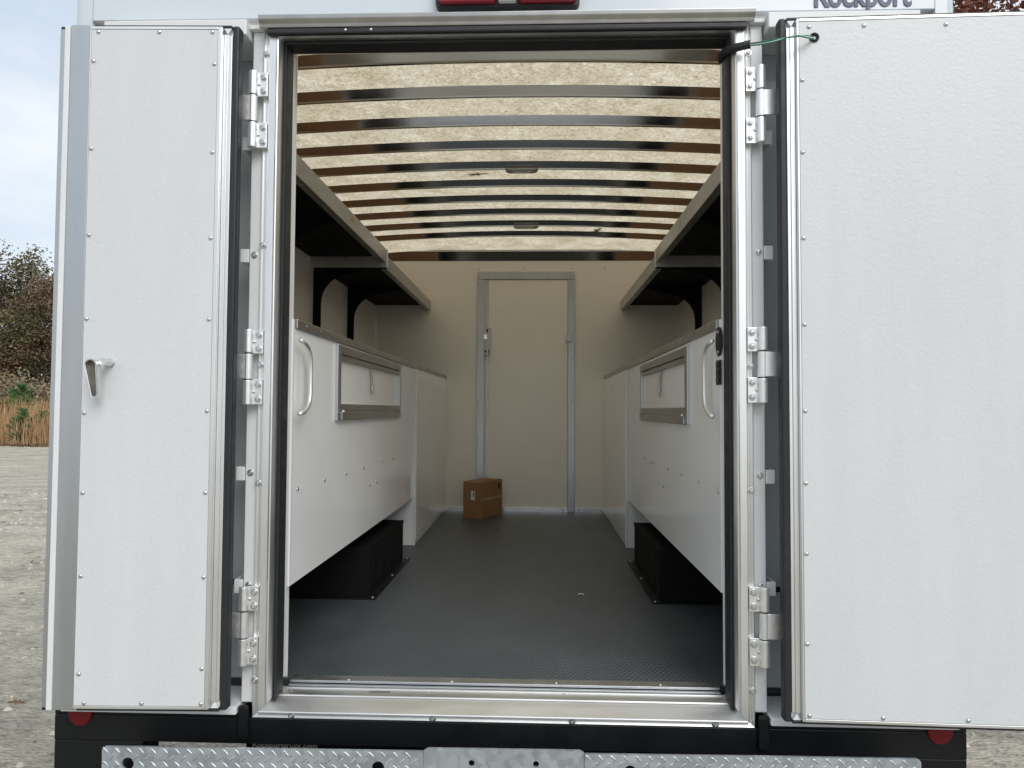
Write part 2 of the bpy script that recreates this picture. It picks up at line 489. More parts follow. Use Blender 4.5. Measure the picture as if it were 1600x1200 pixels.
# ---- shell
P('floor', 'floor', 0, None, False, None, 2, (-WX, WX, 0.13, YB, FZ - 0.05, FZ))
P('front_wall', 'wall', 0, None, False, None, 2, (-WX - .06, WX + .06, YB, YB + .06, .55, 2.72))
for s in (-1, 1):
    P('side_wall', 'wall', 0, None, False, None, 2, (s * WX, s * (OX - .012), .09, YB + .06, .55, 2.70))
    P('outer_skin', 'gelcoat', 0.004, None, False, None, 2, (s * (OX - .010), s * OX, .10, YB + .08, .50, 2.80))
P('outer_front_skin', 'gelcoat', 0, None, False, None, 2, (-OX + .012, OX - .012, YB + .062, YB + .085, .50, 2.78))
# translucent roof sheet, gently cambered
m = MB(); nx, ny = 24, 20
vs = [(-1.215 + 2.43 * i / nx, 0.05 + 3.60 * j / ny, RZ(-1.215 + 2.43 * i / nx)) for j in range(ny + 1) for i in range(nx + 1)]
fs = [(j * (nx + 1) + i, j * (nx + 1) + i + 1, (j + 1) * (nx + 1) + i + 1, (j + 1) * (nx + 1) + i) for j in range(ny) for i in range(nx)]
m.add(vs, fs).build('roof_sheet', 'roof', truck, smooth=True)
for s in (-1, 1):
    P('roof_rail', 'alu', 0.003, None, False, None, 2, (s * 1.205, s * (OX + .004), .10, YB + .08, 2.70, 2.803))
MB().prism([(YB - .055, 2.728), (YB - .002, 2.668), (YB + .058, 2.668), (YB + .058, 2.728)], 'x', -WX, WX).build('front_roof_rail', 'bow', truck)
P('rail_lip', 'galv', 0.0015, None, False, None, 2, (-WX, WX, YB - .062, YB - .020, 2.7285, 2.744))
# roof bows
BOWS = [0.508 + 0.280 * k for k in range(10)]
for yb in BOWS:
    m = MB(); ring = []
    for i in range(25):
        x = -1.19 + 2.38 * i / 24; z = RZ(x) - .001
        ring.append([(x, yb - .034, z), (x, yb - .008, z - .027), (x, yb - .006, z - .032), (x, yb + .006, z - .032), (x, yb + .008, z - .027), (x, yb + .034, z)])
    for a, b in zip(ring[:-1], ring[1:]): m.loft(a, b, False)
    m.build('roof_bow', 'bow', truck)
# dome lamps hanging on two of the bows
for px, py, k in ((815, 264, 4), (822, 351, 8)):
    yy = BOWS[k]; c = U(px, py, y=yy - .02)
    z0 = RZ(c.x) - .034
    m = MB(); pr = [(c.x - .084, z0), (c.x - .074, z0 - .008), (c.x - .058, z0 - .012), (c.x + .058, z0 - .012), (c.x + .074, z0 - .008), (c.x + .084, z0)]
    m.prism([(a - c.x, b) for a, b in pr], 'y', yy - .028, yy + .028)
    m.v = [(v[0] + c.x, v[1], v[2]) for v in m.v]
    lamp = m.build('dome_lamp', 'lampg', truck, .003)
    P('lamp_lens', 'clear', .003, lamp, False, None, 2, (c.x - .048, c.x + .048, yy - .018, yy + .018, z0 - .0150, z0 - .011))

# ---- front wall: walk-through door
xl, xl2, xr2, xr = -.376, -.318, .334, .388
P('jamb', 'alud', .002, None, False, None, 2, (xl, xl2, YB - .014, YB + .002, FZ, 2.520))
P('jamb', 'alud', .002, None, False, None, 2, (xr2, xr, YB - .014, YB + .002, FZ, 2.520))
P('door_head', 'alud', .002, None, False, None, 2, (xl, xr, YB - .016, YB + .002, 2.522, 2.582))
wd = P('walk_through_door', 'wall', .002, None, False, None, 2, (xl2 + .012, xr2 - .002, YB - .006, YB + .003, FZ + .012, 2.517))
P('edge_strip', 'alud', .001, wd, False, None, 2, (xl2 + .014, xl2 + .034, YB - .010, YB - .004, FZ + .04, 2.514))
P('kick_strip', 'bright', .001, None, False, None, 2, (xl2, xr2, YB - .022, YB - .007, FZ - .002, FZ + .034))
P('kick_strip', 'bright', .001, None, False, None, 2, (-1.0, xl - .002, YB - .012, YB + .002, FZ - .002, FZ + .034))
P('kick_strip', 'bright', .001, None, False, None, 2, (xr + .002, 1.0, YB - .012, YB + .002, FZ - .002, FZ + .034))
latch = P('latch', 'galv', .002, None, False, None, 2, (-.318, -.272, YB - .030, YB - .009, 1.93, 2.14))
P('latch_bolt', 'chrome', .002, latch, False, None, 2, (-.322, -.292, YB - .050, YB - .028, 2.045, 2.085))
P('latch_bolt', 'blackm', .001, latch, False, None, 2, (-.300, -.288, YB - .034, YB - .028, 2.10, 2.128))
P('latch_bolt', 'blackm', .001, latch, False, None, 2, (-.314, -.276, YB - .034, YB - .028, 1.945, 1.962))
P('latch_pull', 'galv', .002, latch, False, None, 2, (-.300, -.284, YB - .044, YB - .030, 1.915, 2.03))
P('strike', 'galv', .002, None, False, None, 2, (.318, .366, YB - .030, YB - .012, 2.03, 2.085))
for x, z in [(-.365, 2.60), (-.362, 2.552), (-.006, 2.605), (-.006, 2.552), (.365, 2.605), (.367, 2.553), (-.367, 2.49), (.378, 2.49), (-.367, 1.56), (.377, 1.56),
             (-.367, 1.28), (.376, 1.28), (-.367, 1.0), (.376, 1.0), (.30, FZ + .017), (.42, FZ + .017), (.62, 2.61), (-.006, 2.70), (-.02, 2.685)]:
    put('screw', DARKSCREW, (x, YB - (.015 if z < 2.59 else .001) if abs(z - FZ) > .05 else YB - .022 if x < .334 else YB - .012, z), truck, scale=.8)
for s in (-1, 1):
    P('corner_trim', 'alu', .002, None, False, None, 2, (s * (WX - .012), s * (WX + .001), YB - .008, YB + .001, FZ, 2.66))

# ---- side shelves, brackets and cabinets, one set along each wall
def side_px(lst, s):
    return [U(px, py, x=s * .621) for px, py in lst]
for s in (-1, 1):
    for k, (ya, yb, dz) in enumerate(((.152, 1.962, 0.0), (1.974, YB - .004, -.034))):
        sh = P('shelf', 'blackm', .001, None, False, None, 2, (s * .752, s * WX, ya, yb, 2.352 + dz, 2.372 + dz))
        P('shelf_lip', 'galv', .0015, sh, False, None, 2, (s * .744, s * .751, ya, yb, 2.312 + dz, 2.388 + dz))
        P('lip_flange', 'galv', .001, sh, False, None, 2, (s * .751, s * .778, ya, yb, 2.312 + dz, 2.316 + dz))
        P('shelf_board', 'ply', .001, sh, False, None, 2, (s * .752, s * (WX - .001), ya + .001, yb - .001, 2.3725 + dz, 2.384 + dz))
        if k == 0:
            P('end_flange', 'alu', .001, sh, False, None, 2, (s * .745, s * (WX - .002), yb - .003, yb + .004, 2.290, 2.352))
            P('end_cap', 'alu', .001, sh, False, None, 2, (s * .7405, s * .7525, yb - .010, yb + .006, 2.288, 2.3895))
            st = MB().prism([(1.19, 2.352), (1.26, 2.352), (1.225, 2.375)], 'x', s * .7425, s * .7440) if s < 0 else MB().prism([(1.26, 2.345), (1.31, 2.345), (1.285, 2.372)], 'x', s * .7425, s * .7440)
            st.build('warning_sticker', 'yellow', sh)
        yy = ya + .12
        while yy < yb:
            put('screw', SCREW, (s * .765, yy, 2.312 + dz), sh, rot=(math.radians(90), 0, 0), scale=.9); yy += .3
    for yb in (.36, 1.16, 2.03, 2.76):
        sh_z = 2.352 - (.034 if yb > 1.97 else 0)
        # plate bracket: leg on the wall, arm under the shelf, rounded inside corner
        pts = [(WX - .001, 1.768), (WX - .045, 1.768), (WX - .045, 2.10)]
        cx, cz, r = WX - .045 - .165, 2.10, .165
        for a in range(1, 9):
            t_ = a / 8 * math.pi / 2
            pts.append((cx + r * math.cos(t_), cz + r * math.sin(t_)))
        pts += [(.80, sh_z - .012), (.80, sh_z + .0005), (WX - .001, sh_z + .0005)]
        mm = MB().prism([(s * a, b) for a, b in pts], 'y', yb - .004, yb + .004)
        br = mm.build('shelf_bracket', 'blackm', truck)
        P('bracket_foot', 'blackm', .001, br, False, None, 2, (s * (WX - .012), s * (WX - .0005), yb + .004, yb + .034, 1.77, sh_z - .01))
    # cabinets
    CT = 1.765
    P('counter_top', 'panel', .002, None, False, None, 2, (s * .640, s * (WX - .0005), .151, YB - .0005, CT - .030, CT - .006))
    P('counter_mat', 'blackm', 0, None, False, None, 2, (s * .6425, s * (WX - .001), .152, YB - .001, CT - .0055, CT - .002))
    nose = P('counter_nosing', 'galv', .0025, None, False, None, 2, (s * .612, s * .642, .12, YB - .001, CT - .028, CT))
    yy = .2
    while yy < YB:
        put('screw', SCREW, (s * .6115, yy, CT - .013), nose, rot=(0, 0, s * math.radians(-90) if s > 0 else math.radians(90)), scale=.7); yy += .14
    wy0, wy1, wz0, wz1 = (.545, 1.72, 1.462, 1.728) if s < 0 else (.508, 1.626, 1.455, 1.722)
    cab = MB()
    t0, t1 = s * .620, s * .634           # front sheet around the hatch opening
    cab.box(t0, t1, .115, wy0, .985, CT - .029); cab.box(t0, t1, wy1, 2.158, .985, CT - .029)
    cab.box(t0, t1, wy0, wy1, .985, wz0); cab.box(t0, t1, wy0, wy1, wz1, CT - .029)
    cabo = cab.build('cabinet', 'panel', truck)
    P('cabinet_bottom', 'blackm', 0, cabo, False, None, 2, (s * .634, s * (WX - .001), .115, 2.158, .986, .998))
    P('cabinet_back', 'blackm', 0, cabo, False, None, 2, (s * .90, s * .91, .3, 2.0, 1.0, 1.70))
    P('edge_trim', 'white', .001, cabo, False, None, 2, (s * .6185, s * .636, .100, .1145, .985, CT - .002))
    P('hatch_stile', 'alud', .002, cabo, False, None, 2, (s * .609, s * .640, wy0 - .004, wy0 + .040, wz0 - .004, wz1 + .002))
    P('hatch_stile', 'alud', .002, cabo, False, None, 2, (s * .611, s * .640, wy1 - .022, wy1 + .004, wz0 - .004, wz1 + .002))
    P('hatch_rail', 'galv', .002, cabo, False, None, 2, (s * .610, s * .640, wy0 + .041, wy1 - .023, wz1 - .030, wz1 + .001))
    P('hatch_rail', 'galv', .002, cabo, False, None, 2, (s * .614, s * .640, wy0 + .041, wy1 - .023, wz1 - .052, wz1 - .034))
    P('hatch_rail', 'galv', .003, cabo, False, None, 2, (s * .604, s * .640, wy0 + .041, wy1 - .023, wz0 - .004, wz0 + .026))
    P('hatch_rail', 'galv', .002, cabo, False, None, 2, (s * .612, s * .640, wy0 + .041, wy1 - .023, wz0 + .030, wz0 + .056))
    P('hatch_panel', 'panel', .001, cabo, False, None, 2, (s * .626, s * .634, wy0 + .03, wy1 - .01, wz0 + .02, wz1 - .02))
    ym = (wy0 + wy1) / 2 - .05 if s < 0 else (wy0 + wy1) / 2 + .02
    rod = MB().tube([(s * .622, ym, wz1 - .055), (s * .618, ym + .01, wz1 - .10), (s * .617, ym + .02, wz1 - .165)], .0055, 8)
    rod.lathe([(.008, -.008), (.008, .008)], 8, 'z', (s * .617, ym + .016, wz1 - .135))
    rod.build('stay_rod', 'galv', cabo)
    put('screw', BOLT, (s * .604, wy0 + .045, wz0 + .028), cabo, rot=(0, 0, math.radians(90) * -s), scale=1.0)
    # deep cabinet down to the floor
    deep = P('deep_cabinet', 'panel', .002, None, False, None, 2, (s * .612, s * (WX - .002), 2.160, YB - .002, FZ + .001, CT - .029))
    P('edge_trim', 'white', .001, deep, False, None, 2, (s * .606, s * .618, 2.156, 2.172, FZ + .001, CT - .038))
    P('cabinet_door', 'panel', .0015, deep, False, None, 2, (s * .606, s * .6125, 2.188, YB - .06, FZ + .03, CT - .06))
    # wheel housing
    wb = MB().box(s * .600, s * (WX - .004), 1.02, 1.76, FZ, .922)
    who = wb.build('wheel_housing', 'blackm', truck, .003)
    P('flange', 'black', .001, who, False, None, 2, (s * .566, s * .602, .985, 1.80, FZ + .0005, FZ + .006))
    P('flange', 'black', .001, who, False, None, 2, (s * .602, s * (WX - .006), .985, 1.022, FZ + .0005, FZ + .006))
    P('flange', 'blackm', .001, who, False, None, 2, (s * .5975, s * .6015, 1.021, 1.759, .905, .9245))
    for yy in (1.0, 1.4, 1.78): put('bolt', BOLT, (s * .582, yy, FZ + .005), who, rot=(math.radians(-90), 0, 0), scale=.7)
    # screws on the cabinet fronts, read off the photograph
    if s < 0: dots = [(464, 764), (506, 750), (540, 740), (568, 731), (577, 757), (588, 753), (597, 721), (613, 716)]
    else: dots = [(1124, 768), (1093, 753), (1066, 741), (1045, 732), (1037, 760), (1029, 755), (1022, 723), (1016, 722), (1009, 716)]
    for q in side_px(dots, s):
        put('screw', SCREW, (s * .6195, q.y, q.z), cabo, rot=(0, 0, -s * math.radians(90)), scale=1.35)
    dots = [(661, 603), (683, 607), (651, 631), (661, 705), (683, 699), (651, 684), (651, 739)] if s < 0 else [(973, 706), (959, 698), (987, 707), (975, 603), (958, 606), (980, 739)]
    for px, py in dots:
        q = U(px, py, x=s * .606); put('screw', SCREW, (s * .6055, q.y, q.z), deep, rot=(0, 0, -s * math.radians(90)), scale=1.2)
    # grab handle by the rear opening
    gx = s * .596; za, zb = 1.484, 1.700
    pts = [(gx, .098, za), (gx, .14, za + .006), (gx, .168, za + .016), (gx, .188, za + .036), (gx, .196, za + .06), (gx, .196, zb - .06), (gx, .188, zb - .036), (gx, .168, zb - .016), (gx, .14, zb - .006), (gx, .098, zb)]
    MB().tube(pts, .0065, 10).build('grab_handle', 'hingem', truck, smooth=True)

# switch and socket plate in the right hand cabinet
q = U(1124, 534, x=.62)
m = MB(); ring0 = []; ring1 = []
for i in range(20):
    a = 2 * math.pi * i / 20
    ring0.append((.6195, q.y + .035 * math.cos(a), q.z + .045 * math.sin(a)))
    ring1.append((.616, q.y + .030 * math.cos(a), q.z + .040 * math.sin(a)))
sock = m.loft(ring0, ring1).build('socket_plate', 'black', truck)
put('screw', SCREW, (.6165, q.y, q.z + .028), sock, rot=(0, 0, -math.pi / 2)); put('screw', SCREW, (.6165, q.y, q.z - .030), sock, rot=(0, 0, -math.pi / 2))
q = U(1124, 582, x=.62)
sw = P('switch_panel', 'black', .002, None, False, None, 2, (.616, .6198, q.y - .024, q.y + .024, q.z - .036, q.z + .036))
for k in range(3): P('switch', 'rubber', .002, sw, False, None, 2, (.613, .6165, q.y - .016, q.y + .016, q.z - .030 + .022 * k, q.z - .013 + .022 * k))

# ---- rear opening: mitred aluminium frame, seals, sill
PROF = [(0, .085), (0, .004), (.0035, .000), (.007, .003), (.0105, .000), (.014, .003), (.0175, .000), (.019, -.006), (.022, -.010), (.040, -.010), (.0445, -.012), (.0475, -.010), (.050, -.003), (.052, .004), (.052, .085)]
SILL = [(0, .085), (0, .004), (.0035, .000), (.007, .003), (.0105, .000), (.014, .003), (.0165, .000), (.018, -.007), (.021, -.010), (.024, -.009), (.044, .030), (.0465, .034), (.0465, .040), (.0495, .043), (.0495, .085)]
SEAL = [(.0505, .030), (.0525, .020), (.056, .017), (.0600, .021), (.0615, .030), (.0615, .072), (.0505, .072)]
def frame_piece(prof, side, mat, name, bevel=0.0, parent=None, trim=0.0):
    a, b = [], []
    for t_, y in prof:
        if side == 'l': a.append((-FX + t_, y, ZB + t_ + trim)); b.append((-FX + t_, y, ZT - t_))
        if side == 'r': a.append((FX - t_, y, ZB + t_ + trim)); b.append((FX - t_, y, ZT - t_))
        if side == 't': a.append((-FX + t_, y, ZT - t_)); b.append((FX - t_, y, ZT - t_))
        if side == 'b': a.append((-FX + t_, y, ZB + t_)); b.append((FX - t_, y, ZB + t_))
    return MB().loft(a, b).build(name, mat, parent or truck, bevel)
for sd in 'lrtb':
    fr = frame_piece(PROF if sd != 'b' else SILL, sd, 'alu' if sd in 'lr' else 'aluh', 'door_frame')
for sd in 'lrt':
    frame_piece(SEAL, sd, 'rubber', 'door_seal', trim=.0 if sd == 't' else -.012)
for s in (-1, 1):
    P('jamb_liner', 'white', .001, None, False, None, 2, (s * .6228, s * .634, .0725, .099, .735, 2.535))
# head: drip rail and second seal over the opening
m = MB().prism([(-.0105, ZT - .036), (-.026, ZT - .036), (-.029, ZT - .027), (-.038, ZT - .018), (-.040, ZT - .006), (-.012, ZT + .003), (.03, ZT + .008), (.03, ZT + .0005), (-.0105, ZT + .0005)], 'x', -FX - .002, FX + .002)
drip = m.build('drip_rail', 'galv', truck, .002)
P('head_seal', 'rubber', .005, None, False, None, 3, (-FX + .018, FX - .018, -.026, -.0095, ZT - .054, ZT - .0365))
for px in (539, 579): 
    q = U(px, 51, y=-.03); put('rivet', RIVET, (q.x, -.0255, ZT - .045), drip, scale=.7)
st = P('head_strike', 'alud', .001, None, False, None, 2, (-.365, -.305, .006, .046, ZT - .0525, ZT - .0505))
# sill: stepped treads between frame and floor
P('sill_tread', 'aluh', .002, None, False, None, 2, (-.632, .632, .052, .100, .684, .7005))
P('sill_rib', 'aluh', .0015, None, False, None, 2, (-.632, .632, .086, .094, .7005, .7045))
P('sill_riser', 'alud', .002, None, False, None, 2, (-.617, .617, .1005, .112, .684, .7065))
P('floor_edge', 'alud', .0015, None, False, None, 2, (-.617, .617, .1125, .152, FZ - .0055, FZ + .0025))
for px, py in ((545, 1062), (706, 1065), (869, 1067), (1032, 1070)):
    q = U(px, py, z=FZ + .002); put('screw', SCREW, (q.x, q.y, FZ + .002), truck, rot=(math.radians(-90), 0, 0), scale=1.1)
for px, py in ((455, 1080), (670, 1083), (882, 1085), (1122, 1090)):
    q = U(px, py, z=.701); put('screw', SCREW, (q.x, q.y, .7003), truck, rot=(math.radians(-90), 0, 0), scale=.9)
P('latch_keeper', 'galv', .001, None, False, None, 2, (-.375, -.315, .062, .080, .6995, .7020))
for px, py in ((455, 1120), (676, 1122), (894, 1126), (1118, 1131)):
    q = U(px, py, y=0.0); put('bolt', BOLT, (q.x, .002, ZB + .009), truck)
for px, py in ((416, 84), (414, 383), (408, 755), (402, 1063), (1173, 82), (1172, 767), (1173, 1080), (1171, 572), (411, 570)):
    q = U(px, py, y=0.0); put('bolt', BOLT, ((-1 if q.x < 0 else 1) * (FX - .0075), .002, q.z), truck)

# ---- rear face of the body
HINGES = [(112, 150, 190, 230), (515, 553, 592, 632), (917, 956, 996, 1040)]
for s in (-1, 1):
    # side post beside the frame, recessed panel behind the open door, ledges over and under it
    post = P('rear_post', 'white', .003, None, False, None, 2, (s * (FX + .0005), s * .717, .012, .1295, .690, 2.572))
    P('recess_panel', 'shadeskin', 0, None, False, None, 2, (s * .7172, s * 1.20, .130, .142, .66, 2.60))
    P('lower_ledge', 'white', .003, None, False, None, 2, (s * .7175, s * 1.205, -.020, .1295, .668, .690))
    P('upper_ledge', 'white', .003, None, False, None, 2, (s * .722, s * 1.13, -.026, .1295, 2.546, 2.590))
    P('post_cap', 'white', .002, None, False, None, 2, (s * (FX + .0005), s * .7215, -.004, .05, 2.5725, 2.584))
    cp = MB()                                       # rounded corner post of the body
    pr = [(s * 1.20, .12), (s * 1.20, .030), (s * 1.225, .030)] + [(s * (1.225 + .04 * math.sin(a * math.pi / 16)), .07 - .04 * math.cos(a * math.pi / 16)) for a in range(1, 9)] + [(s * OX, .12)]
    cp.prism(pr, 'z', .655, 2.86).build('corner_post', 'gelcoat', truck)
    for py in ((225, 400, 740, 916) if s < 0 else (215, 395, 745, 920)):
        q = U(375 if s < 0 else 1205, py, y=.01)
        tb = P('keeper_tab', 'white', .002, None, False, None, 2, (s * .7165, s * .741, .006, .012, q.z - .019, q.z + .019))
        P('tab_return', 'white', .001, tb, False, None, 2, (s * .7365, s * .741, .012, .13, q.z - .019, q.z + .019))
        put('bolt', BOLT, (s * .702, .012, q.z + .003), tb)
P('header_panel', 'gelcoat', .002, None, False, None, 2, (-1.1995, 1.1995, .0305, .05, 2.6225, 2.86))
P('header_core', 'wall', 0, None, False, None, 2, (-1.1995, 1.1995, .0505, .10, 2.602, 2.80))
P('header_soffit', 'wall', 0, None, False, None, 2, (-FX + .002, FX - .002, .075, .099, 2.556, 2.601))
for s in (-1, 1):
    P('rear_wall_liner', 'wall', 0, None, False, None, 2, (s * .636, s * WX, .1425, .1500, FZ, 2.705))
P('rear_wall_liner', 'wall', 0, None, False, None, 2, (-.6345, .6345, .1005, .1145, 2.558, 2.742))
# letters on the header
ql, qr_ = U(1272, 10, y=.03), U(1424, 10, y=.03)
put('lettering', text_mesh('Rockport', qr_.x - ql.x, .002, .028, 'navy', squash=.088), (ql.x, .0293, (ql.z + qr_.z) / 2 + .001), truck, label='navy lettering reading Rockport')
# clearance lamp bar over the opening
a, b = U(680, 9, y=.0), U(906, 9, y=.0)
cxm = (a.x + b.x) / 2; hw = (b.x - a.x) / 2; z0 = (a.z + b.z) / 2 + .001
def rrect(cx, cz, w, h, r, n=6):
    o = []
    for kx, kz, a0 in ((1, 1, 0), (-1, 1, 1), (-1, -1, 2), (1, -1, 3)):
        for i in range(n + 1):
            t_ = (a0 + i / n) * math.pi / 2
            o.append((cx + kx * (w - r) + r * math.cos(t_), cz + kz * (h - r) + r * math.sin(t_)))
    return o
bar = MB().prism(rrect(cxm, z0 + .036, hw, .036, .014), 'y', .0305, .006).build('clearance_lamp', 'rubber', truck, .002)
for k in (-1, 1):
    MB().prism(rrect(cxm + k * (hw / 2 + .010), z0 + .037, hw / 2 - .020, .030, .010), 'y', .008, -.012).build('lamp_lens', 'lens', bar, .004)
MB().prism(rrect(cxm, z0 + .038, .026, .030, .006), 'y', .008, -.013).build('lamp_lens', 'clear', bar, .004, label='clear centre lens')

# ---- hinges
for s in (-1, 1):
    for (p0, p1, p2, p3) in HINGES:
        zz = [U(400, p, y=-.02).z for p in (p0, p1, p2, p3)]
        if s > 0: zz = [U(1185, p - 3 + (p - 600) * .012, y=-.02).z for p in (p0, p1, p2, p3)]
        hx = s * .7015
        hg = P('hinge', 'hingem', .001, None, False, None, 2, (s * .6635, s * .700, -.016, -.0095, zz[1] + .001, zz[0]))
        P('leaf_plate', 'hingem', .001, hg, False, None, 2, (s * .6635, s * .700, -.016, -.0095, zz[3], zz[2] - .001))
        # the leaf plates sit on the ribbed frame: short feet behind them
        P('hinge_foot', 'hingem', .0, hg, False, None, 2, (s * .6645, s * .682, -.0095, .003, zz[1] + .002, zz[0] - .001))
        P('hinge_foot', 'hingem', .0, hg, False, None, 2, (s * .6645, s * .682, -.0095, .003, zz[3] + .001, zz[2] - .002))
        for za, zb in ((zz[1] + .0035, zz[0]), (zz[3], zz[2] - .0035)):
            MB().lathe([(.0125, za), (.0130, za + .002), (.0130, zb - .002), (.0125, zb)], 20, 'z', (hx, -.019, 0)).build('knuckle', 'hingem', hg, smooth=False)
        MB().lathe([(.0115, zz[2] - .0034), (.0115, zz[1] + .0034)], 16, 'z', (hx, -.019, 0)).build('bushing', 'rubber', hg)
        MB().lathe([(.0130, zz[2]), (.0130, zz[1])], 20, 'z', (hx, -.019, 0)).build('knuckle', 'hingem', hg)
        P('strap', 'hingem', .001, hg, False, None, 2, (s * .702, s * .765, -.031, -.024, zz[2] + .001, zz[1] - .001))
        for za, zb in ((zz[1], zz[0]), (zz[3], zz[2])):
            h = zb - za
            for f_ in (.22, .78): put('bolt', BOLT, (s * .6745, -.0155, za + h * f_), hg, scale=1.05)
            put('grease_nipple', RIVET, (s * .6865, -.0155, za + h * .5), hg, scale=.8)

# ---- cargo doors
def cargo_door(s, w, x0, k, astragal, ptop, pbot, label):
    """hinge edge at |x| = x0, folded back flat beside the opening; k: how far the free edge stands nearer"""
    zb, zt = .712, 2.532
    def yy(u, v): return -.040 - v - k * u
    def bx(m, u0, u1, v0, v1, z0, z1):
        q = []
        for z in (z0, z1):
            q += [(s * (x0 + u0), yy(u0, v0), z), (s * (x0 + u1), yy(u1, v0), z), (s * (x0 + u1), yy(u1, v1), z), (s * (x0 + u0), yy(u0, v1), z)]
        return m.loft(q[:4], q[4:])
    def part(name, mat, bev, *bb, lab=None):
        m = MB()
        for b_ in bb: bx(m, *b_)
        return m.build(name, mat, door, bev, label=lab)
    pu0, pu1 = (.055, .398) if astragal else (.049, w - .05)
    m = MB(); bx(m, .020, w if not astragal else .400, 0.0, .030, zb - .001, zt + .001)
    door = m.build('cargo_door', 'white', truck, .002, label=label)
    # rim round the panel
    part('rim', 'alu', .0015, (.0425, pu0 - .001, .0305, .052, zb, zt))
    if not astragal: part('rim', 'alu', .0015, (pu1 + .001, w, .0305, .052, zb, zt))
    part('rim', 'aluh', .001, (pu0 - .0005, pu1 + .0005, .0305, .052, zt - .0075, zt))
    part('rim', 'aluh', .001, (pu0 - .0005, pu1 + .0005, .0305, .052, zb, zb + .0075))
    part('edge_channel', 'alu', .001, (.0215, .030, .0305, .036, zb + .016, zt - .016), (.030, .0420, .0305, .0395, zb + .016, zt - .016))
    part('panel', 'frp', .001, (pu0, pu1, .0305, .0505, zb + .008, zt - .008))
    # rubber bulb seal on the hinge edge, top and bottom
    part('seal', 'rubber', .005, (.002, .0205, .006, .038, zb - .008, zt + .010))
    part('seal', 'rubber', .003, (.021, (w if not astragal else .398), .004, .040, zt + .0015, zt + .0105))
    part('seal', 'rubber', .003, (.021, (w if not astragal else .398), .004, .040, zb - .0105, zb - .0015))
    for z, d in ((zt, -1), (zb, 1)):
        g = MB(); t_ = [(.022, z), (.042, z), (.032, z + d * .016)]
        g.loft([(s * (x0 + u), yy(u, .0306), q) for u, q in t_], [(s * (x0 + u), yy(u, .041), q) for u, q in t_]).build('corner_gusset', 'white', door)
    if astragal:
        part('astragal', 'alud', .0015, (.4005, .456, .0205, .047, zb - .006, zt + .006))
        part('astragal_bead', 'white', .002, (.4565, .471, .012, .050, zb - .006, zt + .002))
        part('astragal_fin', 'alud', .001, (.4715, .489, .012, .040, zb - .002, zt - .002))
        part('end_plug', 'rubber', .001, (.4715, .489, .014, .038, zb - .010, zb - .0022))
        part('end_plug', 'rubber', .001, (.4715, .489, .014, .038, zt - .0018, zt + .006))
    return door, yy, pu0, pu1
SHL = .0505
dl, yl, a0, a1 = cargo_door(-1, .482, .7170, .030, True, 0, 0, 'narrow cargo door with lever handle')
def on_door(door, yfun, x0, px, py):
    y = -.09
    for _ in range(3):
        q = U(px, py, y=y); y = yfun(abs(q.x) - x0, SHL)
    return Vector((q.x, y + .0005, q.z))
for px, py in [(142, 95), (139, 232), (136, 367), (134, 498), (131, 645), (129, 770), (126, 900), (123, 1053), (338, 100), (336, 238), (336, 372), (334, 499), (331, 642), (329, 770), (327, 902), (324, 1045),
               (154, 46), (249, 47), (332, 48), (131, 1102), (221, 1102), (315, 1101)]:
    q = on_door(dl, yl, .7170, px, py)
    q.x = max(-.7170 - .390, min(-.7170 - .063, q.x)); q.z = max(.727, min(2.517, q.z))
    put('rivet', RIVET, q, dl)
# lever handle: shaft out of the door, hollow tapered lever hanging from it
c = on_door(dl, yl, .7170, 174, 567); e = on_door(dl, yl, .7170, 158, 571); tip = on_door(dl, yl, .7170, 164, 617)
hd = MB().lathe([(.013, 0.0), (.013, .003), (.0105, .006), (.0095, .022), (.0095, .036)], 18, 'y', (c.x - .003, c.y, c.z)).build('handle_shaft', 'chrome', dl)
lv = MB(); n = 28
def lever_loop(off, y):
    """outline of the tapered lever: round head, narrower round foot"""
    out = []
    r0, r1 = .0160 + off, .0092 + off
    for i in range(n):
        a = 2 * math.pi * (i + .5) / n
        if math.sin(a) >= 0: out.append((e.x + r0 * math.cos(a), y, e.z - .002 + r0 * math.sin(a)))
        else: out.append((tip.x + r1 * math.cos(a), y, tip.z + r1 * math.sin(a)))
    return out
loops = [lever_loop(-.002, e.y - .024), lever_loop(0, e.y - .028), lever_loop(.0004, e.y - .046), lever_loop(-.0006, e.y - .048), lever_loop(-.0030, e.y - .047), lever_loop(-.0042, e.y - .034)]
lv.add([p for l_ in loops for p in l_], [tuple(range(n))[::-1]] + [(j * n + i, j * n + (i + 1) % n, (j + 1) * n + (i + 1) % n, (j + 1) * n + i) for j in range(5) for i in range(n)] + [tuple(range(5 * n, 6 * n))])
lv.build('lever', 'chrome', dl)
MB().loft(lever_loop(-.0040, e.y - .0335), lever_loop(-.0044, e.y - .0352)).build('lever_hollow', 'hollowtone', dl)
dr, yr, a0, a1 = cargo_door(1, .86, .7305, .030, False, 0, 0, 'wide cargo door with wire entry hole')
for px, py in [(1250, 125), (1250, 238), (1250, 372), (1250, 507), (1251, 642), (1251, 755), (1250, 865), (1251, 1006), (1264, 42), (1350, 40), (1478, 38), (1265, 1118), (1380, 1122), (1513, 1126)]:
    q = on_door(dr, yr, .7305, px, py)
    q.x = max(.7305 + .056, q.x); q.z = max(.727, min(2.517, q.z))
    put('rivet', RIVET, q, dr)
